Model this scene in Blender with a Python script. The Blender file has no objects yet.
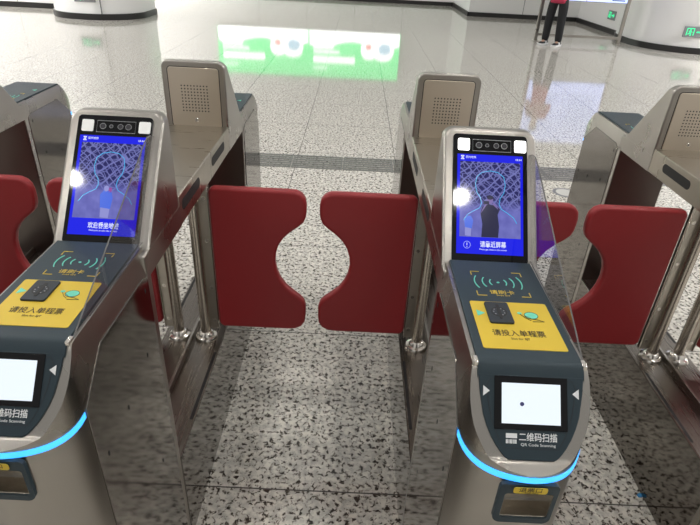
import bpy, bmesh, math, random
from mathutils import Matrix, Vector
random.seed(7)
SC = bpy.context.scene
COL = SC.collection
PI = math.pi

# ------------------------------------------------------------------ camera
CAMH, PITCH, ROLL, YAW, FPX = 1.5026, math.radians(30.123), math.radians(3.057), math.radians(-0.532), 546.7
cp, sp, cr, sr, cy, sy = math.cos(PITCH), math.sin(PITCH), math.cos(ROLL), math.sin(ROLL), math.cos(YAW), math.sin(YAW)
r0 = Vector((cy, sy, 0)); fw = Vector((-sy*cp, cy*cp, -sp)); up0 = r0.cross(fw)
r1 = r0*cr + up0*sr; u1 = up0*cr - r0*sr
cam_d = bpy.data.cameras.new('camera'); cam = bpy.data.objects.new('camera', cam_d); COL.objects.link(cam)
cam_d.sensor_width = 36; cam_d.sensor_fit = 'HORIZONTAL'; cam_d.lens = 36*FPX/700
cam_d.clip_start = 0.05; cam_d.clip_end = 200
bk = -fw
cam.matrix_world = Matrix(((r1.x, u1.x, bk.x, 0), (r1.y, u1.y, bk.y, 0), (r1.z, u1.z, bk.z, CAMH), (0, 0, 0, 1)))
SC.camera = cam

# ------------------------------------------------------------------ world, exposure
vs = SC.view_settings
SC.display_settings.display_device = 'sRGB'
vs.view_transform = 'Standard'; vs.look = 'None'; vs.exposure = 0.0; vs.gamma = 1.0; vs.use_curve_mapping = False
W = bpy.data.worlds.new('station_air'); SC.world = W; W.use_nodes = True
wn, wl = W.node_tree.nodes, W.node_tree.links
wbg = wn['Background']
wtc = wn.new('ShaderNodeTexCoord'); wsep = wn.new('ShaderNodeSeparateXYZ'); wmr = wn.new('ShaderNodeMapRange'); wcr = wn.new('ShaderNodeValToRGB')
wl.new(wtc.outputs['Generated'], wsep.inputs[0]); wl.new(wsep.outputs['Z'], wmr.inputs['Value'])
wmr.inputs['From Min'].default_value = -0.2; wmr.inputs['From Max'].default_value = 1.0
wl.new(wmr.outputs[0], wcr.inputs[0]); wl.new(wcr.outputs[0], wbg.inputs[0])
wcr.color_ramp.elements[0].color = (0.54, 0.535, 0.52, 1); wcr.color_ramp.elements[1].color = (0.62, 0.615, 0.60, 1)
wbg.inputs[1].default_value = 0.84
LAMP_L = 170.0
FILL_PANEL_L = 52.0

# ------------------------------------------------------------------ materials
def mat(name, col=(.5, .5, .5), rough=.5, metal=0., emis=None, es=1., spec=.5, coat=0., noise=None, bump=None):
    m = bpy.data.materials.new(name); m.use_nodes = True
    n, l = m.node_tree.nodes, m.node_tree.links
    b = n['Principled BSDF']
    b.inputs['Base Color'].default_value = (*col, 1); b.inputs['Roughness'].default_value = rough
    b.inputs['Metallic'].default_value = metal; b.inputs['Specular IOR Level'].default_value = spec
    b.inputs['Coat Weight'].default_value = coat; b.inputs['Coat Roughness'].default_value = .03
    if emis:
        b.inputs['Emission Color'].default_value = (*emis, 1); b.inputs['Emission Strength'].default_value = es
    if noise or bump:
        tc = n.new('ShaderNodeTexCoord')
    if noise:      # (scale xyz, low, high) brightness multiplier
        mp = n.new('ShaderNodeMapping'); mp.inputs['Scale'].default_value = noise[0]
        nt = n.new('ShaderNodeTexNoise'); nt.inputs['Scale'].default_value = 1; nt.inputs['Detail'].default_value = 4
        l.new(tc.outputs['Object'], mp.inputs[0]); l.new(mp.outputs[0], nt.inputs['Vector'])
        mr = n.new('ShaderNodeMapRange'); mr.inputs['From Min'].default_value = .3; mr.inputs['From Max'].default_value = .7
        mr.inputs['To Min'].default_value = noise[1]; mr.inputs['To Max'].default_value = noise[2]
        l.new(nt.outputs['Fac'], mr.inputs['Value'])
        mx = n.new('ShaderNodeMix'); mx.data_type = 'RGBA'; mx.blend_type = 'MULTIPLY'; mx.inputs['Factor'].default_value = 1
        mx.inputs['A'].default_value = (*col, 1); l.new(mr.outputs[0], mx.inputs['B']); l.new(mx.outputs['Result'], b.inputs['Base Color'])
        if metal > .5:
            mr2 = n.new('ShaderNodeMapRange'); mr2.inputs['From Min'].default_value = .3; mr2.inputs['From Max'].default_value = .7
            mr2.inputs['To Min'].default_value = rough*.85; mr2.inputs['To Max'].default_value = rough*1.2
            l.new(nt.outputs['Fac'], mr2.inputs['Value']); l.new(mr2.outputs[0], b.inputs['Roughness'])
    if bump:       # (scale, strength)
        nt2 = n.new('ShaderNodeTexNoise'); nt2.inputs['Scale'].default_value = bump[0]; nt2.inputs['Detail'].default_value = 2
        l.new(tc.outputs['Object'], nt2.inputs['Vector'])
        bp = n.new('ShaderNodeBump'); bp.inputs['Strength'].default_value = bump[1]; bp.inputs['Distance'].default_value = .001
        l.new(nt2.outputs['Fac'], bp.inputs['Height']); l.new(bp.outputs[0], b.inputs['Normal'])
    return m
M = {}
M['steel'] = mat('brushed_steel', (.40, .375, .34), .30, 1., noise=((5, 5, 3), .95, 1.04))
M['deck'] = mat('brushed_deck_steel', (.44, .40, .34), .31, 1., noise=((6, 90, 6), .96, 1.03))
M['panel'] = mat('polished_panel_steel', (.225, .208, .19), .075, 1., noise=((4, 4, 4), .95, 1.04))
M['tray'] = mat('plinth_steel', (.24, .215, .19), .28, 1., noise=((120, 5, 120), .96, 1.03))
M['plate'] = mat('hinge_steel', (.52, .48, .42), .34, 1.)
M['speaker'] = mat('speaker_steel', (.68, .60, .50), .34, 1., noise=((6, 90, 6), .97, 1.02))
M['sticker'] = mat('pale_sticker', (.62, .61, .57), .4)
M['inner'] = mat('recess_steel', (.13, .115, .105), .3, 1.)
M['pole'] = mat('pole_steel', (.56, .51, .45), .27, 1.)
M['chrome'] = mat('polished_steel', (.74, .70, .64), .22, 1.)
M['dark'] = mat('dark_gap', (.012, .011, .011), .6)
M['red'] = mat('red_padded_vinyl', (.29, .016, .02), .42, bump=(260, .12))
M['slate'] = mat('slate_plastic', (.025, .041, .051), .42, spec=.3, bump=(900, .18))
M['slate_dark'] = mat('slate_groove', (.014, .02, .026), .5)
M['yellow'] = mat('yellow_sticker', (.66, .465, .03), .45)
M['ink'] = mat('black_print', (.02, .017, .012), .5)
M['yellow_ink'] = mat('yellow_print', (.72, .50, .06), .5)
M['teal'] = mat('teal_print', (.14, .62, .47), .5)
M['white_ink'] = mat('white_print', (.82, .83, .83), .5)
M['black_glass'] = mat('black_glass', (.004, .004, .005), .05, spec=.28)
M['blue'] = mat('blue_screen', (.0, .0, .02), .06, emis=(.010, .014, .78), es=1., spec=.28)
M['screen_white'] = mat('white_screen_text', (.1, .1, .1), .2, emis=(.75, .80, 1.), es=.9)
M['screen_dim'] = mat('pale_screen_text', (.1, .1, .1), .2, emis=(.35, .42, .95), es=.9)
M['cyan'] = mat('cyan_screen_outline', (.0, .05, .08), .2, emis=(.06, .42, .85), es=.8)
M['fig_black'] = mat('screen_picture_black', (0, 0, 0), .1, emis=(.012, .012, .05), es=1.)
M['fig_skin'] = mat('screen_picture_skin', (0, 0, 0), .1, emis=(.20, .14, .38), es=1.)
M['fig_blue'] = mat('screen_picture_blue', (0, 0, 0), .1, emis=(.06, .14, .72), es=1.)
M['fig_grey'] = mat('screen_picture_grey', (0, 0, 0), .1, emis=(.26, .27, .62), es=1.)
M['fig_red'] = mat('screen_picture_red', (0, 0, 0), .1, emis=(.30, .06, .30), es=1.)
M['scan_white'] = mat('white_display', (.1, .1, .1), .1, emis=(.83, .92, 1.), es=.98)
M['scan_dot'] = mat('display_spot', (.01, .01, .02), .2, emis=(.04, .04, .12), es=1.)
M['led'] = mat('blue_light_strip', (.02, .2, .5), .3, emis=(.045, .36, 1.), es=1.9)
M['lamp_on'] = mat('lit_fill_lamp', (.9, .9, .9), .3, emis=(1., .97, .94), es=3.2)
M['lamp_off'] = mat('unlit_lamp_weak_glow', (.75, .75, .72), .35, emis=(1., 1., .97), es=.22)  # weak glow added to keep the unlit diffuser pale
M['lens'] = mat('camera_lens', (.03, .028, .035), .08, spec=.8)
M['white_wall'] = mat('white_wall_panel', (.90, .895, .88), .35)
M['wall_seam'] = mat('panel_seam', (.18, .18, .18), .5)
M['base_black'] = mat('black_baseboard', (.018, .017, .017), .35)
M['frame_grey'] = mat('grey_sign_frame', (.30, .30, .31), .4, .6)
M['exit_green'] = mat('exit_green', (.02, .3, .12), .3, emis=(.03, .80, .33), es=1.3)
M['exit_back'] = mat('exit_dark_face', (.22, .23, .24), .3)
M['light_white'] = mat('lightbox_white', (.3, .3, .3), .2, emis=(1., 1., .98), es=2.2)
M['light_green'] = mat('lightbox_green', (.05, .3, .1), .2, emis=(.12, .85, .28), es=1.7)
M['light_pale'] = mat('lightbox_pale', (.2, .3, .2), .2, emis=(.55, 1., .68), es=1.2)
M['light_red'] = mat('lightbox_red', (.4, .1, .08), .2, emis=(1., .25, .2), es=1.2)
M['light_sky'] = mat('lightbox_blue', (.1, .2, .3), .2, emis=(.55, .85, 1.), es=1.2)
M['info_screen'] = mat('info_screen', (.1, .1, .12), .15, emis=(.55, .63, 1.), es=1.5)
M['info_text'] = mat('info_screen_text', (.02, .04, .1), .3, emis=(.10, .22, .45), es=.6)
M['drain'] = mat('drain_steel', (.24, .235, .23), .4, .7)
M['skin'] = mat('skin', (.52, .32, .23), .5)
M['hair'] = mat('black_hair', (.012, .01, .009), .45)
M['shirt'] = mat('crimson_top', (.42, .025, .07), .75)
M['trousers'] = mat('black_trousers', (.012, .012, .014), .8)
M['shoe'] = mat('black_shoe', (.02, .02, .022), .5)
M['sole'] = mat('white_shoe_sole', (.75, .75, .74), .5)
M['eye'] = mat('eye_white', (.7, .68, .66), .3)
M['phone'] = mat('phone_black', (.01, .01, .012), .1)
M['scrap'] = mat('blue_paper', (.04, .25, .55), .6)
M['lamp_glow'] = mat('downlight_glow', (.8, .8, .8), .4, emis=(1., .975, .93), es=LAMP_L)
M['fill_panel_glow'] = mat('fill_panel_glow', (.8, .8, .8), .4, emis=(1., .99, .98), es=FILL_PANEL_L)
M['track'] = mat('track_grey', (.35, .35, .35), .5)
# acrylic: a clear thin sheet, see-through with a glassy sheen
g = bpy.data.materials.new('clear_acrylic'); g.use_nodes = True
gn, gl = g.node_tree.nodes, g.node_tree.links
gn.remove(gn['Principled BSDF'])
tr = gn.new('ShaderNodeBsdfTransparent'); tr.inputs[0].default_value = (.90, .90, .91, 1)
gs = gn.new('ShaderNodeBsdfGlossy'); gs.inputs['Roughness'].default_value = .02
fr = gn.new('ShaderNodeFresnel'); geo = gn.new('ShaderNodeNewGeometry'); ior = gn.new('ShaderNodeMapRange')
ior.inputs['To Min'].default_value = 1.45; ior.inputs['To Max'].default_value = 1/1.45      # same reflectance on the far face of the sheet
gl.new(geo.outputs['Backfacing'], ior.inputs['Value']); gl.new(ior.outputs[0], fr.inputs['IOR'])
mxs = gn.new('ShaderNodeMixShader'); gl.new(fr.outputs[0], mxs.inputs[0]); gl.new(tr.outputs[0], mxs.inputs[1]); gl.new(gs.outputs[0], mxs.inputs[2])
gl.new(mxs.outputs[0], gn['Material Output'].inputs[0]); M['acrylic'] = g
M['acrylic_edge'] = mat('acrylic_cut_edge', (.13, .125, .122), .25)
# the live picture on the face screens: a lattice ceiling above a pale hall
def picture_mat(name, seed):
    m = bpy.data.materials.new(name); m.use_nodes = True
    n, l = m.node_tree.nodes, m.node_tree.links
    b = n['Principled BSDF']; b.inputs['Base Color'].default_value = (0, 0, .01, 1); b.inputs['Roughness'].default_value = .06; b.inputs['Specular IOR Level'].default_value = .28
    uv = n.new('ShaderNodeUVMap')
    mp = n.new('ShaderNodeMapping'); mp.inputs['Scale'].default_value = (8, 15, 1); mp.inputs['Rotation'].default_value = (0, 0, .5); mp.inputs['Location'].default_value = (seed, seed*2, 0)
    l.new(uv.outputs[0], mp.inputs[0])
    def lines(rot, sc, w):
        mpp = n.new('ShaderNodeMapping'); mpp.inputs['Rotation'].default_value = (0, 0, rot); mpp.inputs['Location'].default_value = (seed*.3, 0, 0)
        l.new(uv.outputs[0], mpp.inputs[0])
        wv = n.new('ShaderNodeTexWave'); wv.inputs['Scale'].default_value = sc; wv.inputs['Distortion'].default_value = 5; wv.inputs['Detail'].default_value = 1; wv.inputs['Detail Scale'].default_value = .8
        l.new(mpp.outputs[0], wv.inputs[0])
        ra = n.new('ShaderNodeValToRGB'); ra.color_ramp.elements[0].position = w; ra.color_ramp.elements[1].position = min(1, w+.12)
        l.new(wv.outputs['Fac'], ra.inputs[0]); return ra
    a, c = lines(.9, 3.0, .86), lines(2.3, 3.6, .88)
    vo = n.new('ShaderNodeTexVoronoi'); vo.feature = 'DISTANCE_TO_EDGE'; vo.inputs['Scale'].default_value = 1
    l.new(mp.outputs[0], vo.inputs['Vector'])
    rv = n.new('ShaderNodeValToRGB'); rv.color_ramp.elements[0].color = (1, 1, 1, 1); rv.color_ramp.elements[1].color = (0, 0, 0, 1)
    rv.color_ramp.elements[0].position = .01; rv.color_ramp.elements[1].position = .07; l.new(vo.outputs['Distance'], rv.inputs[0])
    def mx(x, y):
        k = n.new('ShaderNodeMath'); k.operation = 'MAXIMUM'; l.new(x, k.inputs[0]); l.new(y, k.inputs[1]); return k.outputs[0]
    lat = mx(mx(a.outputs[0], c.outputs[0]), rv.outputs[0])
    c1 = n.new('ShaderNodeMix'); c1.data_type = 'RGBA'; l.new(lat, c1.inputs['Factor'])
    c1.inputs['A'].default_value = (.022, .022, .11, 1); c1.inputs['B'].default_value = (.17, .18, .46, 1)
    sep = n.new('ShaderNodeSeparateXYZ'); l.new(uv.outputs[0], sep.inputs[0])
    nz = n.new('ShaderNodeTexNoise'); nz.inputs['Scale'].default_value = 6; l.new(uv.outputs[0], nz.inputs['Vector'])
    low = n.new('ShaderNodeMix'); low.data_type = 'RGBA'; l.new(nz.outputs['Fac'], low.inputs['Factor'])
    low.inputs['A'].default_value = (.07, .07, .33, 1); low.inputs['B'].default_value = (.22, .23, .62, 1)
    edge = n.new('ShaderNodeMapRange'); edge.inputs['From Min'].default_value = .50; edge.inputs['From Max'].default_value = .34
    l.new(sep.outputs['Y'], edge.inputs['Value'])
    fin = n.new('ShaderNodeMix'); fin.data_type = 'RGBA'; l.new(edge.outputs[0], fin.inputs['Factor']); l.new(c1.outputs['Result'], fin.inputs['A']); l.new(low.outputs['Result'], fin.inputs['B'])
    l.new(fin.outputs['Result'], b.inputs['Emission Color']); b.inputs['Emission Strength'].default_value = 1.
    return m
M['picture'] = picture_mat('live_picture', 1.3)
M['picture_two'] = picture_mat('live_picture_other_gate', 4.1)
# terrazzo floor with tile joints
def floor_mat():
    m = bpy.data.materials.new('granite_tile'); m.use_nodes = True
    n, l = m.node_tree.nodes, m.node_tree.links
    b = n['Principled BSDF']; b.inputs['Roughness'].default_value = .055; b.inputs['IOR'].default_value = 1.52
    tc = n.new('ShaderNodeTexCoord'); sep = n.new('ShaderNodeSeparateXYZ'); l.new(tc.outputs['Object'], sep.inputs[0])
    def math_(op, x, y=None):
        k = n.new('ShaderNodeMath'); k.operation = op
        for i, v in enumerate((x, y)):
            if v is None: continue
            if isinstance(v, (int, float)): k.inputs[i].default_value = v
            else: l.new(v, k.inputs[i])
        return k.outputs[0]
    def joint(axis, off, pitch, w):
        t = math_('FRACT', math_('DIVIDE', math_('SUBTRACT', axis, off-100*pitch), pitch))
        d = math_('MULTIPLY', math_('SUBTRACT', .5, math_('ABSOLUTE', math_('SUBTRACT', t, .5))), pitch)
        return math_('LESS_THAN', d, w)
    jt = math_('MAXIMUM', joint(sep.outputs['X'], .362, .79, .0024), joint(sep.outputs['Y'], 1.945, .81, .0024))
    n1 = n.new('ShaderNodeTexNoise'); n1.inputs['Scale'].default_value = 64; n1.inputs['Detail'].default_value = 3.5; n1.inputs['Roughness'].default_value = .6; n1.inputs['Distortion'].default_value = .5
    l.new(tc.outputs['Object'], n1.inputs['Vector'])
    r1_ = n.new('ShaderNodeValToRGB'); cr_ = r1_.color_ramp
    cr_.elements[0].position = .36; cr_.elements[0].color = (.05, .042, .035, 1)
    cr_.elements[1].position = .51; cr_.elements[1].color = (.80, .765, .69, 1)
    e = cr_.elements.new(.392); e.color = (.09, .075, .06, 1)
    e = cr_.elements.new(.425); e.color = (.34, .30, .25, 1)
    e = cr_.elements.new(.455); e.color = (.60, .57, .51, 1)
    l.new(n1.outputs['Fac'], r1_.inputs[0])
    n2 = n.new('ShaderNodeTexNoise'); n2.inputs['Scale'].default_value = 42; n2.inputs['Detail'].default_value = 3
    l.new(tc.outputs['Object'], n2.inputs['Vector'])
    mr = n.new('ShaderNodeMapRange'); mr.inputs['From Min'].default_value = .35; mr.inputs['From Max'].default_value = .62; mr.inputs['To Min'].default_value = .70; mr.inputs['To Max'].default_value = 1.05
    l.new(n2.outputs['Fac'], mr.inputs['Value'])
    mx = n.new('ShaderNodeMix'); mx.data_type = 'RGBA'; mx.blend_type = 'MULTIPLY'; mx.inputs['Factor'].default_value = 1
    l.new(r1_.outputs[0], mx.inputs['A']); l.new(mr.outputs[0], mx.inputs['B'])
    m2 = n.new('ShaderNodeMix'); m2.data_type = 'RGBA'; l.new(jt, m2.inputs['Factor']); l.new(mx.outputs['Result'], m2.inputs['A']); m2.inputs['B'].default_value = (.11, .10, .09, 1)
    l.new(m2.outputs['Result'], b.inputs['Base Color'])
    return m
M['floor'] = floor_mat()

# ------------------------------------------------------------------ helpers
def obj(name, bm, m, parent=None, bevel=0., seg=3, smooth=True, kind=None, label=None):
    me = bpy.data.meshes.new(name); bmesh.ops.recalc_face_normals(bm, faces=bm.faces); bm.to_mesh(me); bm.free()
    o = bpy.data.objects.new(name, me); COL.objects.link(o)
    for k in (m if isinstance(m, (list, tuple)) else [m]): me.materials.append(k)
    if parent: o.parent = parent
    if bevel:
        b = o.modifiers.new('edge', 'BEVEL'); b.width = bevel; b.segments = seg; b.limit_method = 'ANGLE'; b.angle_limit = math.radians(40)
    if smooth:
        for p in me.polygons: p.use_smooth = True
        try: me.set_sharp_from_angle(angle=math.radians(35))
        except Exception: pass
    if kind: o['kind'] = kind
    if label: o['label'] = label
    return o
def tag(o, label, cat, group=None):
    o['label'] = label; o['category'] = cat
    if group: o['group'] = group
    return o
def empty(name, loc, label=None, cat=None, group=None, rz=0):
    o = bpy.data.objects.new(name, None); COL.objects.link(o); o.location = loc; o.rotation_euler = (0, 0, rz); o.empty_display_size = .1
    if label: tag(o, label, cat, group)
    return o
def box(x0, x1, y0, y1, z0, z1, bm=None):
    bm = bm or bmesh.new()
    v = [bm.verts.new(p) for p in ((x0, y0, z0), (x1, y0, z0), (x1, y1, z0), (x0, y1, z0), (x0, y0, z1), (x1, y0, z1), (x1, y1, z1), (x0, y1, z1))]
    for f in ((3, 2, 1, 0), (4, 5, 6, 7), (0, 1, 5, 4), (1, 2, 6, 5), (2, 3, 7, 6), (3, 0, 4, 7)): bm.faces.new([v[i] for i in f])
    return bm
def prism(pts, fa, fb, bm=None):
    """polygon pts (2D) between two maps fa(p), fb(p) -> 3D"""
    bm = bm or bmesh.new()
    a = [bm.verts.new(fa(p)) for p in pts]; b = [bm.verts.new(fb(p)) for p in pts]
    bm.faces.new(a); bm.faces.new(b[::-1]); k = len(pts)
    for i in range(k): bm.faces.new((a[i], b[i], b[(i+1) % k], a[(i+1) % k]))
    return bm
def side_prism(pts, x0, x1, bm=None):
    return prism(pts, lambda p: (x0, p[0], p[1]), lambda p: (x1, p[0], p[1]), bm)
def cyl(c, axis, r, h, seg=24, bm=None, r2=None):
    bm = bm or bmesh.new()
    q = Vector((0, 0, 1)).rotation_difference(Vector(axis)).to_matrix().to_4x4()
    bmesh.ops.create_cone(bm, cap_ends=True, segments=seg, radius1=r, radius2=r if r2 is None else r2, depth=h,
                          matrix=Matrix.Translation(Vector(c)+Vector(axis).normalized()*h/2) @ q)
    return bm
def lathe(prof, c, seg=28, bm=None):
    bm = bm or bmesh.new(); rings = []
    for r, z in prof:
        rings.append([bm.verts.new((c[0]+r*math.cos(2*PI*i/seg), c[1]+r*math.sin(2*PI*i/seg), c[2]+z)) for i in range(seg)])
    for a, b in zip(rings, rings[1:]):
        for i in range(seg): bm.faces.new((a[i], a[(i+1) % seg], b[(i+1) % seg], b[i]))
    bm.faces.new(rings[0][::-1]); bm.faces.new(rings[-1]); return bm
def rrect(x0, x1, y0, y1, r, n=5):
    out = []
    for cx, cy_, a in ((x1-r, y1-r, 0), (x0+r, y1-r, 90), (x0+r, y0+r, 180), (x1-r, y0+r, 270)):
        for i in range(n+1):
            t = math.radians(a+90*i/n); out.append((cx+r*math.cos(t), cy_+r*math.sin(t)))
    return out
def ellipse(cx, cy_, rx, ry, n=20): return [(cx+rx*math.cos(2*PI*i/n), cy_+ry*math.sin(2*PI*i/n)) for i in range(n)]
def frame(o, X, Y):
    X, Y = Vector(X).normalized(), Vector(Y).normalized(); Z = X.cross(Y)
    return Matrix(((X.x, Y.x, Z.x, o[0]), (X.y, Y.y, Z.y, o[1]), (X.z, Y.z, Z.z, o[2]), (0, 0, 0, 1)))
def slab(pts, Mx, z0, z1, bm=None):
    return prism(pts, lambda p: Mx @ Vector((p[0], p[1], z0)), lambda p: Mx @ Vector((p[0], p[1], z1)), bm)
def stroke(pts, w, Mx, z0, z1, bm=None, closed=False):
    """a flat line of width w along pts"""
    bm = bm or bmesh.new(); k = len(pts); P = [Vector(p) for p in pts]; L, R = [], []
    for i in range(k):
        a = P[(i-1) % k] if (closed or i > 0) else P[i]; b = P[(i+1) % k] if (closed or i < k-1) else P[i]
        d = (b-a).normalized(); nn = Vector((-d.y, d.x))*w/2
        L.append(P[i]+nn); R.append(P[i]-nn)
    def V(p, z): return bm.verts.new(Mx @ Vector((p.x, p.y, z)))
    lt, rt, lb, rb = [V(p, z1) for p in L], [V(p, z1) for p in R], [V(p, z0) for p in L], [V(p, z0) for p in R]
    for i in range(k if closed else k-1):
        j = (i+1) % k
        bm.faces.new((lt[i], rt[i], rt[j], lt[j])); bm.faces.new((lb[i], lb[j], rb[j], rb[i]))
        bm.faces.new((lt[i], lt[j], lb[j], lb[i])); bm.faces.new((rt[i], rb[i], rb[j], rt[j]))
    return bm
def arc(cx, cy_, r, a0, a1, n=10): return [(cx+r*math.cos(math.radians(a0+(a1-a0)*i/n)), cy_+r*math.sin(math.radians(a0+(a1-a0)*i/n))) for i in range(n+1)]
def text(name, s, size, Mx, x, y, m, parent, z=.0006, bold=0., width=None):
    cu = bpy.data.curves.new(name, 'FONT'); cu.body = s; cu.size = size; cu.align_x = 'CENTER'; cu.align_y = 'CENTER'; cu.offset = bold; cu.extrude = .0001; cu.resolution_u = 3
    t = bpy.data.objects.new(name, cu); COL.objects.link(t)
    dg = bpy.context.evaluated_depsgraph_get(); dg.update()
    me = bpy.data.meshes.new_from_object(t.evaluated_get(dg)); bpy.data.objects.remove(t); bpy.data.curves.remove(cu)
    sx = 1.
    if width:
        xs = [v.co.x for v in me.vertices]; sx = width/max(1e-6, max(xs)-min(xs))
    me.transform(Mx @ Matrix.Translation((x, y, z)) @ Matrix.Diagonal((sx, 1, 1, 1)))
    me.name = name; o = bpy.data.objects.new(name, me); COL.objects.link(o); me.materials.clear(); me.materials.append(m); o.parent = parent
    return o
def children(o): return [c for c in bpy.data.objects if c.parent == o]
def copy_tree(o, parent=None):
    c = o.copy(); COL.objects.link(c); c.parent = parent
    for ch in children(o): copy_tree(ch, c)
    return c

# ------------------------------------------------------------------ the setting
obj('floor', box(-26, 26, -8, 32, -.12, 0), M['floor'], smooth=False, kind='structure')
WH = 4.6
def wall(name, x0, x1, y0, y1): return obj(name, box(x0, x1, y0, y1, 0, WH), M['white_wall'], smooth=False, kind='structure')
def base(name, x0, x1, y0, y1): return obj(name, box(x0, x1, y0, y1, 0, .105), M['base_black'], smooth=False, kind='structure')
wall('wall_back', -14, 3.2, 18.78, 19.0); base('baseboard_back', -14, 2.94, 18.745, 18.78)
wall('wall_back_right', 2.96, 5.9, 16.05, 18.78); base('baseboard_back_right', 2.93, 5.86, 16.015, 16.05); base('baseboard_back_return', 2.925, 2.96, 16.015, 18.745)
wall('wall_right', 5.88, 6.3, 13.2, 16.05); base('baseboard_right', 5.845, 5.88, 13.2, 16.015)
wall('wall_left', -16, -6.25, 13.0, 13.3); base('baseboard_left', -16, -6.2, 12.965, 13.0)
bs = bmesh.new()
for x in (-7.4, -8.8): box(x-.006, x+.006, 12.996, 13.0, .105, WH, bs)
for x in (-3.1, -1.6, -.1, 1.4): box(x-.006, x+.006, 18.776, 18.78, .105, WH, bs)
for x in (4.4,): box(x-.006, x+.006, 16.046, 16.05, .105, WH, bs)
obj('trim_1', bs, M['wall_seam'], smooth=False, kind='structure')
def pillar(name, x0, x1, y0, y1, r, seams):
    pts = rrect(x0, x1, y0, y1, r, 12)
    o = obj(name, prism(pts, lambda p: (p[0], p[1], 0), lambda p: (p[0], p[1], WH)), M['white_wall'], kind='structure')
    c = ((x0+x1)/2, (y0+y1)/2)
    gp = rrect(x0-.03, x1+.03, y0-.03, y1+.03, r+.03, 12)
    obj('baseboard_'+name.split('_')[1], prism(gp, lambda p: (p[0], p[1], 0), lambda p: (p[0], p[1], .11)), M['base_black'], kind='structure')
    b = bmesh.new()
    for x in seams: box(x-.007, x+.007, y0-.003, y0+.02, .11, WH, b)
    obj('trim_2' if 'left' in name else 'trim_3', b, M['wall_seam'], smooth=False, kind='structure')
pillar('pillar_left', -6.22, -4.40, 11.56, 13.7, .85, (-4.98,))
pillar('pillar_right', 5.6, 8.6, 11.13, 13.7, 1.1, (6.72,))
# the slotted drain across the hall
for k in range(20):
    x = -4.06+.4*k
    b = bmesh.new()
    box(x+.003, x+.397, 4.005, 4.03, -.01, .003, b); box(x+.003, x+.397, 4.27, 4.295, -.01, .003, b)
    for j in range(5): box(x+.003, x+.397, 4.045+.045*j, 4.072+.045*j, -.01, .003, b)
    for xx in (x+.003, x+.385): box(xx, xx+.012, 4.005, 4.295, -.01, .0025, b)
    o = obj('drain_cover', b, M['drain'], smooth=False)
    tag(o, 'slotted steel drain cover in the strip across the floor behind the gates', 'drain cover', 'drain covers')

# ------------------------------------------------------------------ the gate (local origin: floor centre; near end at -y)
Y0 = 1.475
def S(yw): return yw-Y0          # world depth -> local y
HWID = .1
def hw(yw):                       # half width of the round nosed end at depth yw
    s = Y0-yw
    if s <= .83: return HWID
    t = min(1., (s-.83)/.103)
    return HWID*max(0., 1-t**1.8)**(1/1.8)
def ztop(yw):
    if yw >= .664: return .951
    if yw >= .650: 
        t = (.664-yw)/.014; return .951-.011*t*t
    z = .93-1.24*(.641-yw)
    return max(z, .8385+max(0, yw-.545)*.12)
root = empty('fare_gate', (0, 0, 0))
END = []                          # parts of the near end, copied turned round for the far end
def ep(o): END.append(o); return o
# -- end housing
ys = [.970, .90, .80, .72, .68, .664, .660, .656, .650, .645, .63, .62, .61, .60, .59, .58, .573, .568, .562, .557, .553, .550, .548, .5465, .545, .5437, .5425]
NX = 16
b = bmesh.new(); top, bot, mid = [], [], []
for y in ys:
    w0 = max(hw(y), .004); top.append([]); bot.append([]); k_ = max(0., min(1., (y-.60)/.06))
    w = w0-.0105*k_; zm = ztop(y)-.003-.043*k_
    mid.append([b.verts.new((-w0, S(y), zm)), b.verts.new((w0, S(y), zm))])
    for i in range(NX+1):
        x = w*(-1+2*i/NX); top[-1].append(b.verts.new((x, S(y), ztop(y)))); bot[-1].append(b.verts.new((x*w0/w, S(y), 0)))
for a, c in zip(range(len(ys)-1), range(1, len(ys))):
    for i in range(NX):
        b.faces.new((top[a][i], top[c][i], top[c][i+1], top[a][i+1])); b.faces.new((bot[a][i], bot[a][i+1], bot[c][i+1], bot[c][i]))
    b.faces.new((top[a][0], mid[a][0], mid[c][0], top[c][0])); b.faces.new((top[a][NX], top[c][NX], mid[c][1], mid[a][1]))
    b.faces.new((mid[a][0], bot[a][0], bot[c][0], mid[c][0])); b.faces.new((mid[a][1], mid[c][1], bot[c][NX], bot[a][NX]))
for a in (0, -1): b.faces.new(top[a]+[mid[a][1]]+bot[a][::-1]+[mid[a][0]])
housing = obj('end_housing', b, M['steel'], root)
cut = obj('cutter', box(-.038, .038, S(.50), S(.60), .744, .803), M['steel'])
md = housing.modifiers.new('cut', 'BOOLEAN'); md.object = cut; md.operation = 'DIFFERENCE'; md.solver = 'EXACT'
dg = bpy.context.evaluated_depsgraph_get(); dg.update()
me = bpy.data.meshes.new_from_object(housing.evaluated_get(dg)); housing.modifiers.clear(); housing.data = me; me.name = 'end_housing'
bpy.data.objects.remove(cut)
bv = housing.modifiers.new('edge', 'BEVEL'); bv.width = .004; bv.segments = 3; bv.limit_method = 'ANGLE'; bv.angle_limit = math.radians(50)
for p in me.polygons: p.use_smooth = True
me.set_sharp_from_angle(angle=math.radians(35))
ep(housing)
SIDE = [(S(.948), .012), (S(.948), .893), (S(.925), .905), (S(.718), .907), (S(.634), .838), (S(.634), .012)]
for sx in (-1, 1):
    p = obj('side_panel', side_prism(SIDE, sx*.0985, sx*.1018), M['panel'], housing, bevel=.0008, seg=1, smooth=False)
    for y, z in ((.925, .876), (.885, .742), (.765, .712), (.665, .70), (.868, .44)):
        obj('panel_screw', side_prism([(S(y)+.0026*math.cos(a*PI/5), z+.0062*math.sin(a*PI/5)) for a in range(10)], sx*.1010, sx*.1023), M['dark'], housing, smooth=False)
obj('inner_panel', box(-.0975, .0975, S(.9695), S(.9725), .330, .889), M['inner'], housing, smooth=False)
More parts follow.
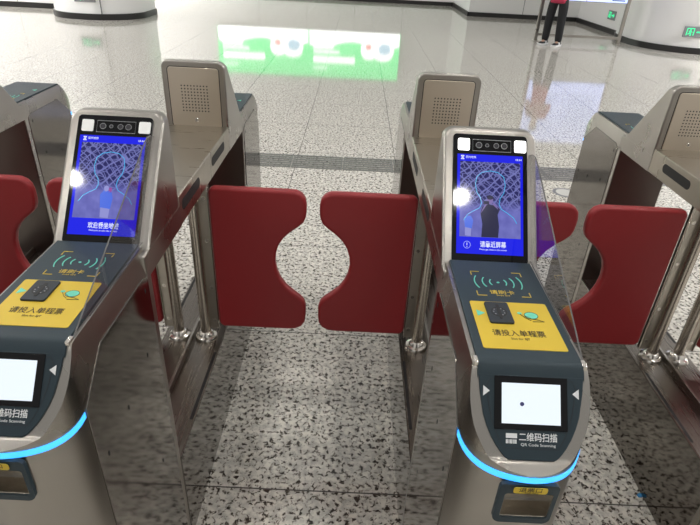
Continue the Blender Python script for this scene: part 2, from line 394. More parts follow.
# glowing strip round the nose
b = bmesh.new(); path = []
ly = [.632, .620, .610, .600, .590, .580, .572, .565, .559, .554, .550, .547, .545, .5435]
half = [(hw(y)+.0012, y-.0009) for y in ly]; path = half+[(0, .5407)]+[(-x, y) for x, y in half[::-1]]
for zz in (.8245, .8375): pass
lz = lambda y: .8175+.012*((y-.588)/.045)**2
lo = [b.verts.new((x, S(y), lz(y)-.0055)) for x, y in path]; hi = [b.verts.new((x, S(y), lz(y)+.0055)) for x, y in path]
li = [b.verts.new((x*.97, S(y+.004), lz(y)-.0055)) for x, y in path]; hi2 = [b.verts.new((x*.97, S(y+.004), lz(y)+.0055)) for x, y in path]
for i in range(len(path)-1):
    b.faces.new((lo[i], lo[i+1], hi[i+1], hi[i])); b.faces.new((hi[i], hi[i+1], hi2[i+1], hi2[i])); b.faces.new((lo[i], li[i], li[i+1], lo[i+1])); b.faces.new((li[i], hi2[i], hi2[i+1], li[i+1]))
obj('light_strip', b, M['led'], housing, label='glowing blue light strip')
# -- refund opening in the nose
FN = frame((0, S(.5418), 0), (1, 0, 0), (0, 0, 1))
b = bmesh.new(); outer = rrect(-.0465, .0435, .733, .8215, .011, 6); inner = rrect(-.037, .037, .745, .802, .006, 6)
for z in (0, 1): pass
vo_, vi_ = [], []
for z in (-.004, .003):
    vo_.append([b.verts.new(FN @ Vector((p[0], p[1], z - (abs(p[0])/.048)**2*.004))) for p in outer]); vi_.append([b.verts.new(FN @ Vector((p[0], p[1], z - (abs(p[0])/.048)**2*.004))) for p in inner])
k = len(outer)
for i in range(k):
    j = (i+1) % k
    b.faces.new((vo_[1][i], vo_[1][j], vi_[1][j], vi_[1][i])); b.faces.new((vo_[0][i], vi_[0][i], vi_[0][j], vo_[0][j]))
    b.faces.new((vo_[0][i], vo_[0][j], vo_[1][j], vo_[1][i])); b.faces.new((vi_[0][i], vi_[1][i], vi_[1][j], vi_[0][j]))
refund = ep(obj('refund_opening', b, M['slate'], root))
b = bmesh.new()
box(-.0372, .0372, S(.594), S(.596), .745, .802, b); box(-.0372, -.0362, S(.5425), S(.595), .745, .802, b); box(.0362, .0372, S(.5425), S(.595), .745, .802, b)
side_prism([(S(.5425), .745), (S(.595), .745), (S(.595), .758), (S(.585), .758), (S(.570), .749), (S(.5425), .749)], -.0368, .0368, b)
obj('refund_tray', b, M['chrome'], refund, smooth=False)
lab = obj('yellow_label', slab(rrect(-.0275, .0235, .806, .8190, .004), FN, .0030, .0038), M['yellow'], refund)
text('caption', '退票口', .0112, FN, -.002, .8138, M['ink'], refund, .0041, width=.034)
text('caption', 'Ticket Refund', .0036, FN, 0, .8078, M['ink'], refund, .0041)
# -- reader panel on the flat top
FT = frame((0, -Y0, .951), (1, 0, 0), (0, 1, 0))
b = bmesh.new(); rows = []
for y in (.974, .90, .80, .72, .68, .668, .664, .660, .656, .652, .649, .6465, .644):
    rows.append([b.verts.new((x, S(y), ztop(y)+.0048 if -.0846 < x < .0796 else ztop(y)-.002)) for x in (-.0855, -.0845, -.045, 0, .045, .0795, .0805)])
for a, c in zip(rows, rows[1:]):
    for i in range(6): b.faces.new((a[i], c[i], c[i+1], a[i+1]))
reader = ep(obj('reader_panel', b, M['slate'], root))
H = .0050
st = obj('yellow_sticker', slab(rrect(-.070, .067, .691, .825, .004), FT, H-.001, H+.0006), M['yellow'], reader)
for x, y, dx, dy in ((-.050, .931, 1, -1), (.048, .931, -1, -1), (-.050, .846, 1, 1), (.048, .846, -1, 1)):
    obj('corner_mark', stroke([(x+dx*.017, y), (x, y), (x, y+dy*.014)], .0016, FT, H-.001, H+.0006), M['yellow_ink'], reader)
b = bmesh.new()
for i, r in enumerate((.016, .030, .045)):
    a = (38, 34, 29)[i]
    stroke(arc(-.003, .893, r, -a, a), .0021, FT, H-.001, H+.0006, b); stroke(arc(-.003, .893, r, 180-a, 180+a), .0021, FT, H-.001, H+.0006, b)
slab(ellipse(-.003, .893, .0028, .0022), FT, H-.001, H+.0006, b)
obj('wave_mark', b, M['teal'], reader)
text('caption', '请刷卡', .0145, FT, -.003, .857, M['yellow_ink'], reader, H+.0004, width=.046)
text('caption', 'Swipe card', .0056, FT, -.003, .8475, M['yellow_ink'], reader, H+.0004)
tk = obj('token_slot', slab(rrect(-.0455, -.0035, .758, .820, .004), FT, H-.001, H+.004), M['slate_dark'], reader, bevel=.001)
b = bmesh.new(); slab(rrect(-.0272, -.0214, .769, .811, .0026), FT, H+.0035, H+.0046, b); stroke(arc(-.0245, .789, .013, 95, 265), .002, FT, H+.0035, H+.0043, b); stroke(arc(-.0245, .789, .013, -85, 85), .002, FT, H+.0035, H+.0043, b)
obj('coin_slit', b, M['dark'], reader)
b = bmesh.new()
for a in range(20, 360, 40): slab(ellipse(-.0245+.0095*math.cos(math.radians(a)), .789+.0105*math.sin(math.radians(a)), .0013, .0013, 8), FT, H+.0035, H+.0045, b)
obj('slot_dots', b, M['frame_grey'], reader)
T = H+.0005
obj('arrow_mark', slab([(-.063, .797), (-.063, .779), (-.049, .788)], FT, T-.001, T+.0006), M['teal'], reader)
obj('ticket_mark', slab(ellipse(.0315, .786, .0115, .0095), FT, T-.001, T+.0006), M['teal'], reader); obj('ticket_mark', slab(ellipse(.0125, .792, .0042, .0032), FT, T-.001, T+.0006), M['teal'], reader)
b = bmesh.new(); stroke(ellipse(.0315, .786, .0118, .0098), .0009, FT, T-.001, T+.0008, b, True)
stroke([(.013, .789), (.020, .778), (.028, .771)], .0009, FT, T, T+.0008, b); stroke([(.020, .785), (.030, .776), (.040, .774), (.050, .769), (.030, .768)], .0009, FT, T, T+.0008, b)
obj('hand_mark', b, M['ink'], reader)
text('caption', '请投入单程票', .0185, FT, -.003, .7315, M['ink'], reader, T+.0006, width=.088)
text('caption', 'Slot for SJT', .0068, FT, -.004, .7175, M['ink'], reader, T+.0006)
# -- scanner panel on the slope
us = Vector((0, 1, 1.24)).normalized(); FS = frame((0, S(.641), .93), (1, 0, 0), us)
def sw(v):                        # half width of the slate on the slope
    y = .641+v*us.y
    tab = [(.570, .034), (.5715, .040), (.576, .0465), (.582, .0535), (.590, .061), (.600, .068), (.611, .0735), (.633, .079), (.657, .0820)]
    if y <= tab[0][0]: return tab[0][1]
    for (a, p), (c, q) in zip(tab, tab[1:]):
        if y <= c: return p+(q-p)*(y-a)/(c-a)
    return .087
vv = [.0125, .0, -.012, -.03, -.048, -.065, -.081, -.094, -.103, -.1085, -.1115, -.1135]
outl = [(sw(v), v) for v in vv]; outl = [(x-.0025, v) for x, v in outl]+[(-x-.0025, v) for x, v in outl[::-1]]
scanner = ep(obj('scanner_panel', slab(outl, FS, -.003, .0033), M['slate'], root, bevel=.0012, seg=2))
il = [(sw(v)-.011, v) for v in (-.004, -.02, -.04, -.06, -.078, -.088, -.096)]
il = [(sw(-.004)-.016, .006)]+il+[(x*-1, v) for x, v in il[::-1]]+[(-(sw(-.004)-.016), .006)]
FD = FS @ Matrix.Translation((-.0032, 0, 0))
obj('panel_groove', stroke(il, .0012, FD, .003, .0037, closed=True), M['slate_dark'], scanner)
obj('display_bezel', slab(rrect(-.0565, .0555, -.069, .0105, .001), FD, .003, .0052), M['black_glass'], scanner, bevel=.0008, seg=1)
obj('code_display', slab(rrect(-.0455, .0445, -.060, .0005, .0004), FD, .005, .0057), M['scan_white'], scanner, label='lit white display')
obj('display_spot', slab(ellipse(-.0145, -.0305, .0032, .0032), FD, .0055, .0060), M['scan_dot'], scanner)
for sx in (-1, 1): obj('arrow_mark', slab([(sx*.0735, -.005), (sx*.0735, -.0205), (sx*.0635, -.0127)], FD, .003, .0039), M['white_ink'], scanner)
text('caption', '二维码扫描', .0135, FD, .0105, -.0800, M['white_ink'], scanner, .0038, bold=.00015, width=.058)
text('caption', 'QR Code Scanning', .0058, FD, .0105, -.0905, M['white_ink'], scanner, .0038, width=.053)
b = bmesh.new(); slab(rrect(-.0385, -.0215, -.0815, -.0745, .0005), FD, .003, .0039, b)
for i in range(8): slab(rrect(-.0385+i*.00215, -.0385+i*.00215+(.0012 if i % 3 else .0017), -.0895, -.0835, .0002, 1), FD, .003, .0039, b)
obj('barcode_mark', b, M['white_ink'], scanner)
# -- head that carries the face screen and, on its back, the speaker
HEAD = [(S(.976), .945), (S(1.1685), 1.172), (S(1.192), 1.172), (S(1.192), .892), (S(.944), .892), (S(.944), .945)]
hb = side_prism(HEAD, -.0995, .0995)
bmesh.ops.recalc_face_normals(hb, faces=hb.faces)
ce = [e_ for e_ in hb.edges if all(abs(v_.co.z-1.172) < 1e-4 for v_ in e_.verts) and abs(e_.verts[0].co.x-e_.verts[1].co.x) < 1e-5]
bmesh.ops.bevel(hb, geom=ce, offset=.024, segments=7, affect='EDGES', profile=.5)
head = ep(obj('screen_head', hb, M['steel'], root, bevel=.006, seg=4))
head.modifiers['edge'].angle_limit = math.radians(30)
b = bmesh.new()
lower = obj('head_skirt', side_prism([(S(.944), .892), (S(.972), .944), (S(1.192), .944), (S(1.192), .892)], -.1, .1), M['steel'], head, smooth=False)
FP = frame((0, S(.991), .962), (1, 0, 0), (0, .137, .164))
FP = FP @ Matrix.Translation((0, 0, .0))
screen = ep(obj('face_screen', slab(rrect(-.0795, .0785, -.0185, .2615, .008), FP, -.012, .0035), M['black_glass'], root, bevel=.0012, seg=2))
G = .0036
def scr(name, pts, m, z0=G-.0006, z1=G+.0004): return obj(name, slab(pts, FP, z0, z1), m, screen, smooth=False)
scr('blue_display', rrect(-.0705, .0685, 0, .2155, .0003), M['blue'])
pic = scr('live_picture', [(-.0645, .0355), (.0630, .0355), (.0630, .1995), (-.0645, .1995)], M['picture'], G, G+.0007)
uvl = pic.data.uv_layers.new(name='UVMap'); inv = FP.inverted()
for lp in pic.data.loops:
    q = inv @ pic.data.vertices[lp.vertex_index].co; uvl.data[lp.index].uv = ((q.x+.0645)/.1275, (q.y-.0355)/.164)
hl = [(-.056, .070), (-.048, .083), (-.036, .091), (-.023, .098), (-.019, .108), (-.021, .120), (-.029, .132), (-.032, .150), (-.029, .166), (-.018, .176), (-.001, .180), (.016, .177), (.028, .167), (.031, .150), (.028, .133), (.020, .120), (.018, .107), (.023, .097), (.036, .089), (.048, .080), (.055, .068)]
obj('face_outline', stroke(hl, .0014, FP, G+.0006, G+.0016), M['cyan'], screen, smooth=False)
figA = []
def fig(name, pts, m, dz=0): o = obj(name, slab(pts, FP, G+.0006, G+.0011+dz), m, screen, smooth=False); return o
C_ONLY = [
 fig('picture_figure', [(-.019, .036), (.016, .036), (.018, .060), (.015, .085), (.020, .097), (.012, .104), (-.004, .107), (-.017, .101), (-.021, .088), (-.017, .064)], M['fig_black']),
 fig('picture_face', ellipse(-.001, .1155, .0062, .0085), M['fig_skin'], .0001), fig('picture_hair', ellipse(-.001, .1215, .0068, .0048), M['fig_black'], .0002),
 fig('picture_arm', [(-.018, .093), (-.022, .084), (-.012, .099), (-.007, .108), (-.010, .110)], M['fig_skin'], .0001), fig('picture_arm', [(.020, .086), (.016, .096), (.004, .107), (.006, .111), (.013, .104)], M['fig_skin'], .0001),
 fig('picture_phone', [(-.015, .1065), (-.003, .1065), (-.003, .1135), (-.015, .1135)], M['fig_black'], .0003),
 fig('picture_bystander', [(-.053, .055), (-.039, .053), (-.036, .070), (-.040, .080), (-.049, .080), (-.055, .072)], M['fig_blue']),
 fig('picture_bystander_legs', [(-.053, .038), (-.041, .037), (-.040, .054), (-.053, .056)], M['fig_grey']),
 text('caption', '请靠近屏幕', .0138, FP, .0055, .0200, M['screen_white'], screen, G+.0009, bold=.0002, width=.054),
 text('caption', 'Please get close to the screen', .0050, FP, .0055, .0100, M['screen_white'], screen, G+.0009, width=.056),
 obj('notice_mark', stroke(ellipse(-.0485, .0185, .0070, .0074), .0009, FP, G, G+.0009, closed=True), M['screen_dim'], screen),
 obj('notice_mark', slab(rrect(-.0491, -.0479, .0172, .0228, .0003, 2), FP, G, G+.0009, slab(ellipse(-.0485, .0146, .0008, .0008, 8), FP, G, G+.0009)), M['screen_white'], screen)]
b = bmesh.new(); slab([(-.0630, .2125), (-.0560, .2125), (-.0560, .2110), (-.0630, .2110)], FP, G, G+.0009, b); slab([(-.0630, .2035), (-.0560, .2035), (-.0560, .2050), (-.0630, .2050)], FP, G, G+.0009, b)
stroke([(-.0625, .2110), (-.0565, .2050)], .0013, FP, G, G+.0009, b); stroke([(-.0625, .2050), (-.0565, .2110)], .0013, FP, G, G+.0010, b)
obj('operator_logo', b, M['screen_white'], screen, smooth=False)
text('caption', '郑州地铁', .0062, FP, -.042, .2085, M['screen_white'], screen, G+.0009, width=.022)
text('clock', '18:44', .0064, FP, .0590, .2070, M['screen_white'], screen, G+.0009)
LAMPS = [obj('fill_lamp', slab(rrect(x0, x0+.0245, .2240, .2500, .003), FP, .003, .0052), M['lamp_on'], screen, label='lit square fill lamp') for x0 in (-.0695, .0510)]
b = bmesh.new(); stroke([(-.038, .2235), (.0435, .2235), (.0435, .2490), (-.038, .2490)], .0011, FP, .003, .0042, b, True)
obj('camera_bar', b, M['frame_grey'], screen, smooth=False)
for x, r in ((-.025, .0062), (-.0075, .0036), (.012, .0054), (.029, .0062)):
    o = obj('camera_lens', slab(ellipse(x, .2365, r, r), FP, .003, .0048), M['lens'], screen); 
    obj('lens_ring', stroke(ellipse(x, .2365, r, r), .0009, FP, .003, .0052, closed=True), M['frame_grey'], screen)
# speaker plate on the back of the head (faces +y)
FB = frame((0, S(1.192), 0), (-1, 0, 0), (0, 0, 1))
plate = ep(obj('speaker_plate', slab(rrect(-.079, .079, .966, 1.152, .010), FB, -.002, .0022), M['speaker'], root, bevel=.001, seg=2))
b = bmesh.new(); stroke(rrect(-.0805, .0805, .9645, 1.1535, .011), .0018, FB, -.001, .0008, b, True); obj('plate_gap', b, M['dark'], plate)
b = bmesh.new()
for i in range(9):
    for j in range(9): slab(ellipse(-.040+.010*i, 1.097-.0098*j, .0023, .0023, 8), FB, .0018, .0027, b)
obj('speaker_holes', b, M['dark'], plate, smooth=False)
lk = obj('key_lock', cyl((0, S(1.194), .990), (0, 1, 0), .0068, .004, 20), M['chrome'], plate, bevel=.0008, seg=1)
obj('lock_slit', box(-.0008, .0008, S(1.1975), S(1.1985), .9862, .9938), M['dark'], plate, smooth=False)
# -- the near end only: clear side guards
GUARD = [(S(.668), .950), (S(1.075), 1.137), (S(1.092), 1.142), (S(1.112), 1.140), (S(1.135), 1.130), (S(.985), .955)]
for sx in (-1, 1):
    if sx > 0:
        b = bmesh.new(); b = side_prism(GUARD, .0822, .0850, b)
        b.faces.ensure_lookup_table()
        for f in b.faces: f.material_index = 1 if len(f.verts) == 4 else 0
        gd = obj('side_guard', b, [M['acrylic'], M['acrylic_edge']], root, smooth=False, label='clear acrylic side guard')
    xe = sx*.0845-.003
    obj('rail_bracket', box(xe-.0035, xe+.0035, S(.655), S(.672), .948, .957), M['chrome'], root, bevel=.0015)
# -- the middle: plinth, bridge, posts, flaps
pl = obj('plinth', box(-.0998, .0998, -.506, .506, 0, .328), M['panel'], root, bevel=.003, seg=2)
obj('plinth_tray', box(-.0990, .0990, -.504, .504, .3272, .3292), M['tray'], pl, smooth=False)
obj('centre_ridge', box(-.004, .004, -.506, .506, .327, .352), M['steel'], pl, bevel=.001, seg=1)
for sx in (-1, 1):
    for y0 in (1.10, 1.56): 
        FPp = frame((0, -Y0, .328), (1, 0, 0), (0, 1, 0))
        xs = (sx*.086, sx*.095); obj('plinth_slot', slab(rrect(min(xs), max(xs), y0, y0+.295, .0044), FPp, .0005, .0016), M['dark'], pl, smooth=False)
br = obj('bridge', box(-.0998, .0998, S(1.190), S(1.76), .892, .970), M['deck'], root, bevel=.003, seg=2)
for sx in (-1, 1):
    for y0, y1 in ((1.21, 1.375), (1.515, 1.68)):
        FV = frame((sx*.0998, -Y0, 0), (0, sx, 0), (0, 0, 1)); a, c = (y0, y1) if sx > 0 else (-y1+2*Y0, -y0+2*Y0)
        pts = rrect(y0, y1, .922, .950, .0135, 8)
        obj('bridge_slot', prism(pts, lambda p: (sx*.0990, S(p[0]), p[1]), lambda p: (sx*.1004, S(p[0]), p[1])), M['dark'], br, smooth=False)
FLAP = []
def flap_outline():
    # x from hinge to tip, z up; notch bites out of the free edge
    P = [(0, .384), (0, .880)]
    pts = rrect(0, .286, .384, .880, .020, 4)
    return pts
def blend(pts, it=2):
    return pts
FO = ([(0.0, .400), (.005, .388), (.016, .384)] + [(.225, .384), (.252, .386), (.272, .397), (.283, .415), (.286, .440), (.286, .478), (.281, .496), (.268, .512)]
      + [(.246, .530), (.224, .551), (.206, .578), (.195, .608), (.1905, .640), (.193, .670), (.202, .699), (.218, .725), (.239, .746), (.262, .764)]
      + [(.278, .779), (.285, .797), (.287, .815), (.287, .838), (.283, .858), (.272, .872), (.256, .879), (.235, .880)] + [(.016, .880), (.005, .876), (0., .864)])
for sx in (-1, 1):
    x = sx*.045
    po = obj('pole', cyl((x, -.006, .33), (0, 0, 1), .0165, .565, 28), M['pole'], root)
    obj('foot_flange', lathe([(.037, 0), (.037, .009), (.034, .015), (.026, .019), (.023, .028), (.018, .032)], (x, -.006, .328)), M['chrome'], po)
    hp = obj('hinge_plate', box(min(sx*.060, sx*.0915), max(sx*.060, sx*.0915), -.001, .011, .366, .893), M['plate'], root, bevel=.0015, seg=2)
    obj('hinge_rib', box(min(sx*.0885, sx*.0915), max(sx*.0885, sx*.0915), -.007, .012, .366, .893), M['pole'], hp, bevel=.001, seg=1)
    for z in (.40, .53, .70, .84):
        b = cyl((sx*.0765, -.0008, z), (0, -1, 0), .0058, .0022, 14); obj('screw', b, M['chrome'], hp)
    fo = [(sx*(p[0]+.0935), p[1]) for p in FO]
    fl = obj('flap', prism(fo, lambda p: (p[0], -.013, p[1]), lambda p: (p[0], .017, p[1])), M['red'], root, bevel=.009, seg=4, label='red padded barrier flap')
# -- far end: the same parts turned round
FAR_SKIP = set()
def copy_turn(o):
    c = o.copy(); COL.objects.link(c); c.parent = root; c.rotation_euler = (0, 0, PI)
    for ch in children(o):
        if o is screen: continue
        if o is reader and ch.name.split('.')[0] not in ('corner_mark', 'wave_mark', 'arrow_mark'): continue
        d = ch.copy(); COL.objects.link(d); d.parent = c
    return c
for o in END: copy_turn(o)
for o in (housing, refund): o.location.x = -.003
# -- four gates
XC = (-1.303, -.503, .297, 1.097)
gates = []
LBL = ['steel ticket gate at the left edge, only its dark card reader end in view', 'steel ticket gate on the left whose screen shows a welcome message and unlit lamps',
       'steel ticket gate right of centre with two bright white lamps above its screen', 'steel ticket gate cut off by the right edge, showing red flap and speaker plate']
root.location = (XC[2], Y0, 0)
other = {}
def variant(dst):
    """the left gate: other picture on the screen, lamps not lit"""
    scr2 = [c for c in children(dst) if c.name.startswith('face_screen') and abs(c.rotation_euler.z) < .1][0]
    return scr2
cop = [copy_tree(root) for _ in range(3)]
gates = [cop[0], cop[1], root, cop[2]]
for gobj, x, lb in zip(gates, XC, LBL):
    gobj.location = (x, Y0, 0); tag(gobj, lb, 'ticket gate', 'row of ticket gates')
for c in children(gates[3]):
    if c.name.split('.')[0] == 'flap' and c.data.vertices[0].co.x < 0: c.location.x -= .011
gB = gates[1]
sB = variant(gB)
for c in children(sB):
    nm = c.name.split('.')[0]
    if any(c.data == k.data for k in C_ONLY): bpy.data.objects.remove(c)
    elif nm == 'fill_lamp':
        m2 = c.data.copy(); m2.materials.clear(); m2.materials.append(M['lamp_off']); c.data = m2; c['label'] = 'unlit square fill lamp'
    elif nm == 'live_picture':
        m2 = c.data.copy(); m2.materials.clear(); m2.materials.append(M['picture_two']); c.data = m2
keep = screen; screen = sB
fig('picture_figure', [(-.010, .058), (.011, .056), (.014, .080), (.010, .094), (-.006, .096), (-.013, .086)], M['fig_blue'])
fig('picture_figure_legs', [(-.008, .038), (.009, .037), (.010, .057), (-.009, .059)], M['fig_grey'])
fig('picture_head', ellipse(-.001, .100, .005, .0065), M['fig_grey'], .0001)
fig('picture_bystander', [(.004, .092), (.010, .092), (.010, .102), (.004, .102)], M['fig_red'])
text('caption', '欢迎乘坐地铁', .0138, FP, .002, .0200, M['screen_white'], screen, G+.0009, bold=.0002, width=.064)
text('caption', 'Welcome to take the subway', .0050, FP, .002, .0100, M['screen_white'], screen, G+.0009, width=.058)
screen = keep

# ------------------------------------------------------------------ lamps above the gates
def downlight(x, y, z=4.0):
    t = empty('downlight', (x, y, z), 'round white downlight on a ceiling track above the gates', 'lamp', 'downlights above the gates')
    obj('lamp_housing', lathe([(.05, .16), (.085, .14), (.085, 0), (.078, 0), (.074, .03)], (0, 0, 0)), M['track'], t)
    obj('lamp_lens', lathe([(.070, .0), (.070, .012)], (0, 0, .004)), M['lamp_glow'], t)
for y in (-.85, 1.05, 2.95):
    o = obj('lighting_track', box(-6.2, 6.2, y-.03, y+.03, 4.155, 4.20), M['track'], smooth=False); tag(o, 'grey lighting track hung over the gates', 'lighting track', 'lighting tracks')
    for x in (-5.62, -3.98, -2.34, -.70, .94, 2.58, 4.22, 5.86):
        if (x, y) != (-.70, -.85): downlight(x, y)

def fill_panel(x, y, label):  # panels added out of view to brighten the far walls and floor
    t = empty('added_fill_panel', (x, y, 4.5), label, 'fill light', 'added fill panels of the far hall' if y < 12 else 'added fill panels behind the left wall')
    obj('panel_frame', box(-.8, .8, -.8, .8, .02, .10), M['track'], t, smooth=False); obj('panel_diffuser', box(-.75, .75, -.75, .75, 0, .03), M['fill_panel_glow'], t, smooth=False)
for x in (-9.5, 10.0):
    for y in (5.5, 10.0): fill_panel(x, y, 'added square white fill light, out of view over the side of the far hall')
for x in (-8.6, -11.2): fill_panel(x, 16.2, 'added square white fill light, out of view behind the left wall')

# ------------------------------------------------------------------ far hall: light boxes, signs, stand, person
def lightbox(x0, label):
    w, z0, z1, y = 2.92, .86, 2.33, 18.70
    t = empty('advert_lightbox', (x0+w/2, y, z0), label, 'advertising light box', 'advertising light boxes')
    X = lambda a: a-w/2
    obj('box_frame', box(X(0), X(w), .0, .08, 0, z1-z0), M['frame_grey'], t, smooth=False)
    obj('green_poster', box(X(.0), X(w), -.012, .002, .02, z1-z0-.02), M['light_green'], t, smooth=False)
    FQ = frame((0, -.012, 0), (1, 0, 0), (0, 0, 1))
    wave = [(X(.02), .02), (X(w-.02), .02)]+[(X(w-.02-(w-.04)*i/12), .42+.10*math.sin(i*.75)) for i in range(13)]
    obj('white_band', slab(wave, FQ, -.001, .004), M['light_white'], t, smooth=False)
    b = bmesh.new()
    for a, c, d, e in ((.15, 1.0, .62, .70), (.15, 1.5, .80, 1.0), (.15, .62, 1.14, 1.19), (.15, .8, .38, .56)): slab([(X(a), d), (X(c), d), (X(c), e), (X(a), e)], FQ, 0, .005, b)
    obj('text_lines', b, M['light_white'], t, smooth=False)
    b = bmesh.new(); slab(ellipse(X(1.95), .55, .28, .30), FQ, .001, .006, b); slab(ellipse(X(2.40), .58, .34, .30), FQ, .001, .006, b)
    obj('round_shapes', b, M['light_white'], t, smooth=False)
    obj('red_shape', slab(ellipse(X(1.92), .45, .10, .08), FQ, .002, .009), M['light_red'], t, smooth=False)
    obj('blue_shape', slab(ellipse(X(2.44), .50, .20, .17), FQ, .002, .009), M['light_sky'], t, smooth=False)
lightbox(-4.44, 'green and white advertising light box on the back wall, left of the pair')
lightbox(-1.52, 'green and white advertising light box on the back wall, right of the pair')
def exit_sign(loc, rz, label):
    t = empty('exit_sign', loc, label, 'exit sign', None, rz)
    obj('sign_frame', box(-.20, .20, -.012, .02, 0, .19), M['frame_grey'], t, bevel=.004, smooth=False)
    F = frame((0, -.012, 0), (1, 0, 0), (0, 0, 1))
    obj('sign_face', slab(rrect(-.185, .185, .015, .175, .004), F, -.001, .002), M['exit_back'], t, smooth=False)
    b = bmesh.new(); stroke([(-.15, .035), (-.15, .155), (-.02, .155), (-.02, .035)], .018, F, .001, .005, b)
    slab(ellipse(-.085, .132, .014, .014, 12), F, .001, .005, b)
    stroke([(-.085, .115), (-.092, .085), (-.07, .06), (-.075, .03)], .022, F, .001, .005, b); stroke([(-.092, .085), (-.115, .06), (-.13, .06)], .018, F, .001, .005, b); stroke([(-.12, .105), (-.085, .112), (-.05, .09)], .014, F, .001, .005, b)
    obj('running_figure', b, M['exit_green'], t, smooth=False)
    b = bmesh.new(); stroke([(.03, .095), (.13, .095)], .026, F, .001, .005, b); slab([(.115, .145), (.115, .045), (.168, .095)], F, .001, .005, b)
    obj('arrow', b, M['exit_green'], t, smooth=False)
exit_sign((-5.265, 11.552, .315), 0, 'green running man exit sign low on the left white pillar')
exit_sign((6.31, 11.122, .295), 0, 'green running man exit sign low on the right white pillar')
exit_sign((5.872, 13.90, .28), -PI/2, 'small green exit sign low on the wall behind the information screen')
t = empty('information_screen', (4.44, 11.87, 0), 'wide lit information screen on a steel stand behind the person', 'information screen')
for x in (-.835, .835): 
    po = obj('post', box(x-.03, x+.03, -.03, .03, 0, 2.12), M['steel'], t, bevel=.006); obj('post_foot', box(x-.05, x+.05, -.09, .09, 0, .012), M['steel'], po, smooth=False)
obj('bottom_rail', box(-.81, .81, -.018, .018, .10, .15), M['steel'], t, bevel=.004)
obj('cabinet', box(-.80, .80, -.03, .05, .755, 2.06), M['frame_grey'], t, bevel=.004)
FI = frame((0, -.03, 0), (1, 0, 0), (0, 0, 1))
for a, c in ((-.79, -.006), (.006, .79)):
    pn = obj('lit_panel', slab([(a, .765), (c, .765), (c, 2.05), (a, 2.05)], FI, -.001, .006), M['info_screen'], t, smooth=False)
    b = bmesh.new()
    for j in range(9): slab([(a+.08, 1.02+.1*j), (c-.10-.05*(j % 3), 1.02+.1*j), (c-.10-.05*(j % 3), 1.04+.1*j), (a+.08, 1.04+.1*j)], FI, .005, .008, b)
    slab([(c-.30, .795), (c-.05, .795), (c-.05, .815), (c-.30, .815)], FI, .005, .008, b)
    obj('screen_text', b, M['info_text'], pn, smooth=False)

def skin(name, verts, edges, radii, m, parent, sub=2, rootv=0):
    me = bpy.data.meshes.new(name); me.from_pydata(verts, edges, []); o = bpy.data.objects.new(name, me); COL.objects.link(o)
    me.materials.append(m); o.parent = parent
    o.modifiers.new('skin', 'SKIN'); me.skin_vertices  # layer is made with the modifier
    sv = me.skin_vertices[0].data if len(me.skin_vertices) else None
    if sv is None:
        bpy.context.view_layer.objects.active = o; bpy.ops.mesh.customdata_skin_add(); sv = me.skin_vertices[0].data
    for i, r in enumerate(radii): sv[i].radius = (r, r) if isinstance(r, (int, float)) else r
    sv[rootv].use_root = True
    s = o.modifiers.new('sub', 'SUBSURF'); s.levels = sub; s.render_levels = sub
    dg = bpy.context.evaluated_depsgraph_get(); dg.update()
    m2 = bpy.data.meshes.new_from_object(o.evaluated_get(dg)); o.modifiers.clear(); o.data = m2; m2.name = name
    for p in m2.polygons: p.use_smooth = True
    return o
# person: back half turned to us, looking at a phone held in front of the chest; local -y is towards the camera, faces +y and a little left
P = empty('person', (3.75, 11.33, 0), 'person in crimson top and black trousers standing before the lit information screen', 'person', rz=math.radians(140))
v = [(0, 0, .88), (0, 0, 1.02), (0, .01, 1.18), (0, 0, 1.33), (0, 0, 1.42), (0, .02, 1.47), (0, .03, 1.545), (0, .03, 1.62),
     (-.10, 0, .86), (-.115, .01, .48), (-.125, -.02, .09), (-.14, .10, .035),
     (.10, 0, .86), (.115, .02, .48), (.125, -.01, .09), (.14, .11, .035),
     (-.17, 0, 1.36), (-.225, -.03, 1.11), (-.12, .20, 1.14), (-.07, .255, 1.17),
     (.17, 0, 1.36), (.225, -.03, 1.11), (.12, .20, 1.14), (.07, .255, 1.17)]
e = [(0, 1), (1, 2), (2, 3), (3, 4), (4, 5), (5, 6), (6, 7), (0, 8), (8, 9), (9, 10), (10, 11), (0, 12), (12, 13), (13, 14), (14, 15), (3, 16), (16, 17), (17, 18), (18, 19), (3, 20), (20, 21), (21, 22), (22, 23)]
r = [(.13, .10), (.115, .09), (.13, .10), (.13, .09), .055, .05, (.072, .088), (.055, .07), .078, .052, .036, .034, .078, .052, .036, .034, .05, .04, .032, .026, .05, .04, .032, .026]
body = skin('body', v, e, r, M['skin'], P)
fin = []
for sx in (-1, 1):
    for k, (dx, ln) in enumerate(((-.016, .052), (-.005, .060), (.006, .056), (.016, .046))):
        x = sx*.055+dx
        skin('finger', [(sx*.066, .262, 1.178), (x, .285, 1.19), (x-sx*.004, .300+ln*.3, 1.205), (x-sx*.010, .292+ln*.3, 1.205+ln*.5)], [(0, 1), (1, 2), (2, 3)], [.011, .0095, .0085, .007], M['skin'], body, 1)
    skin('thumb', [(sx*.062, .258, 1.180), (sx*.040, .262, 1.198), (sx*.028, .272, 1.215)], [(0, 1), (1, 2)], [.012, .010, .008], M['skin'], body, 1)
skin('trousers', [(0, 0, .87), (0, 0, 1.0), (-.10, 0, .85), (-.115, .01, .48), (-.132, -.010, .045), (.10, 0, .85), (.115, .02, .48), (.132, 0, .045)],
     [(0, 1), (0, 2), (2, 3), (3, 4), (0, 5), (5, 6), (6, 7)], [(.15, .135), (.138, .11), .108, .082, .07, .108, .082, .07], M['trousers'], P)
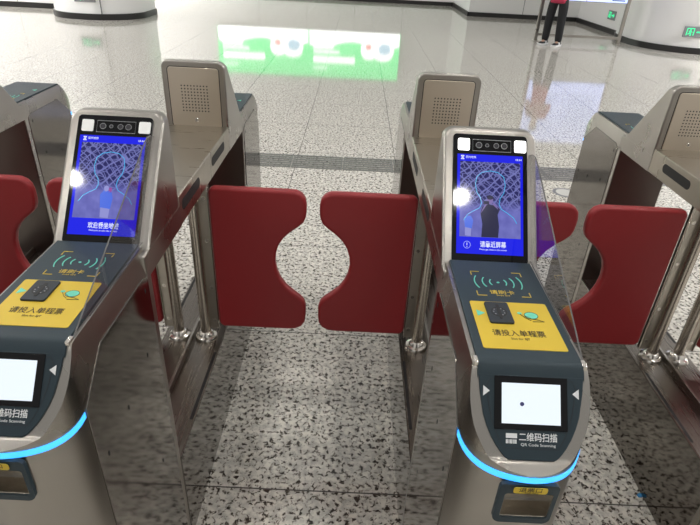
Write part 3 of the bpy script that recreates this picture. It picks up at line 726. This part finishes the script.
skin('top', [(0, 0, .738), (0, 0, .96), (0, .01, 1.18), (0, 0, 1.33), (0, .005, 1.415), (-.17, 0, 1.355), (-.228, -.03, 1.11), (-.185, .07, 1.125), (.17, 0, 1.355), (.228, -.03, 1.11), (.185, .07, 1.125), (0, 0, .756)],
     [(0, 11), (11, 1), (1, 2), (2, 3), (3, 4), (3, 5), (5, 6), (6, 7), (3, 8), (8, 9), (9, 10)], [(.185, .165), (.15, .125), (.148, .118), (.142, .102), .06, .064, .054, .048, .064, .054, .048, (.185, .165)], M['shirt'], P)
b = bmesh.new(); bmesh.ops.create_uvsphere(b, u_segments=20, v_segments=14, radius=1, matrix=Matrix.Translation((0, .02, 1.585)) @ Matrix.Diagonal((.086, .100, .088, 1)))
for vt in list(b.verts):
    if vt.co.y > .075 and vt.co.z < 1.615: vt.co.y = .075
obj('hair', b, M['hair'], P)
b = bmesh.new()
for sx in (-1, 1): bmesh.ops.create_uvsphere(b, u_segments=10, v_segments=8, radius=.011, matrix=Matrix.Translation((sx*.03, .108, 1.56)))
obj('eyes', b, M['eye'], P)
b = bmesh.new(); bmesh.ops.create_cone(b, cap_ends=True, segments=10, radius1=.016, radius2=.006, depth=.04, matrix=Matrix.Translation((0, .118, 1.54)) @ Matrix.Rotation(-.35, 4, 'X'))
obj('nose', b, M['skin'], P)
obj('mouth', box(-.022, .022, .100, .110, 1.508, 1.516), M['shirt'], P, bevel=.003)
for sx in (-1, 1):
    x = sx*.132; dy = 0 if sx < 0 else .01
    so = obj('shoe', prism(rrect(x-.055, x+.055, -.10+dy, .205+dy, .052, 6), lambda p: (p[0], p[1], .022), lambda p: (x+(p[0]-x)*.72, p[1]*.86-.012, .085 if p[1] < .06 else .055)), M['shoe'], P, bevel=.012)
    obj('sole', prism(rrect(x-.058, x+.058, -.105+dy, .21+dy, .055, 6), lambda p: (p[0], p[1], 0), lambda p: (p[0], p[1], .036)), M['sole'], so, bevel=.006)
    obj('white_stripe', box(x-.053, x+.053, .0, .06, .03, .075), M['sole'], so, bevel=.008)
ph = obj('smartphone', box(-.075, .075, -.005, .005, -.037, .037), M['phone'], bevel=.005)
ph.location = (P.matrix_basis @ Vector((0, .350, 1.238))); ph.rotation_euler = (math.radians(-35), 0, math.radians(140)); tag(ph, 'black smartphone held in both hands by the person in crimson', 'phone')

b = bmesh.new(); lathe([(.088, 0), (.088, .0012), (.070, .0016)], (0, 0, 0), 32, b)
fs = obj('floor_sticker', b, M['frame_grey']); fs.location = (1.585, 3.765, 0); tag(fs, 'round floor sticker with grey ring on the tiles beyond the gates', 'floor sticker')
obj('sticker_face', lathe([(.064, 0), (.064, .0012)], (0, 0, .0012), 32), M['sticker'], fs)
b = bmesh.new(); prism([(0, 0), (.014, .003), (.018, .012), (.008, .018), (-.003, .010)], lambda p: (p[0], p[1], 0), lambda p: (p[0]*.9, p[1]*.9, .004), b)
sc = obj('paper_scrap', b, M['scrap']); sc.location = (.985, 1.165, 0); tag(sc, 'tiny crumpled blue paper scrap on the floor against the right gate', 'scrap')
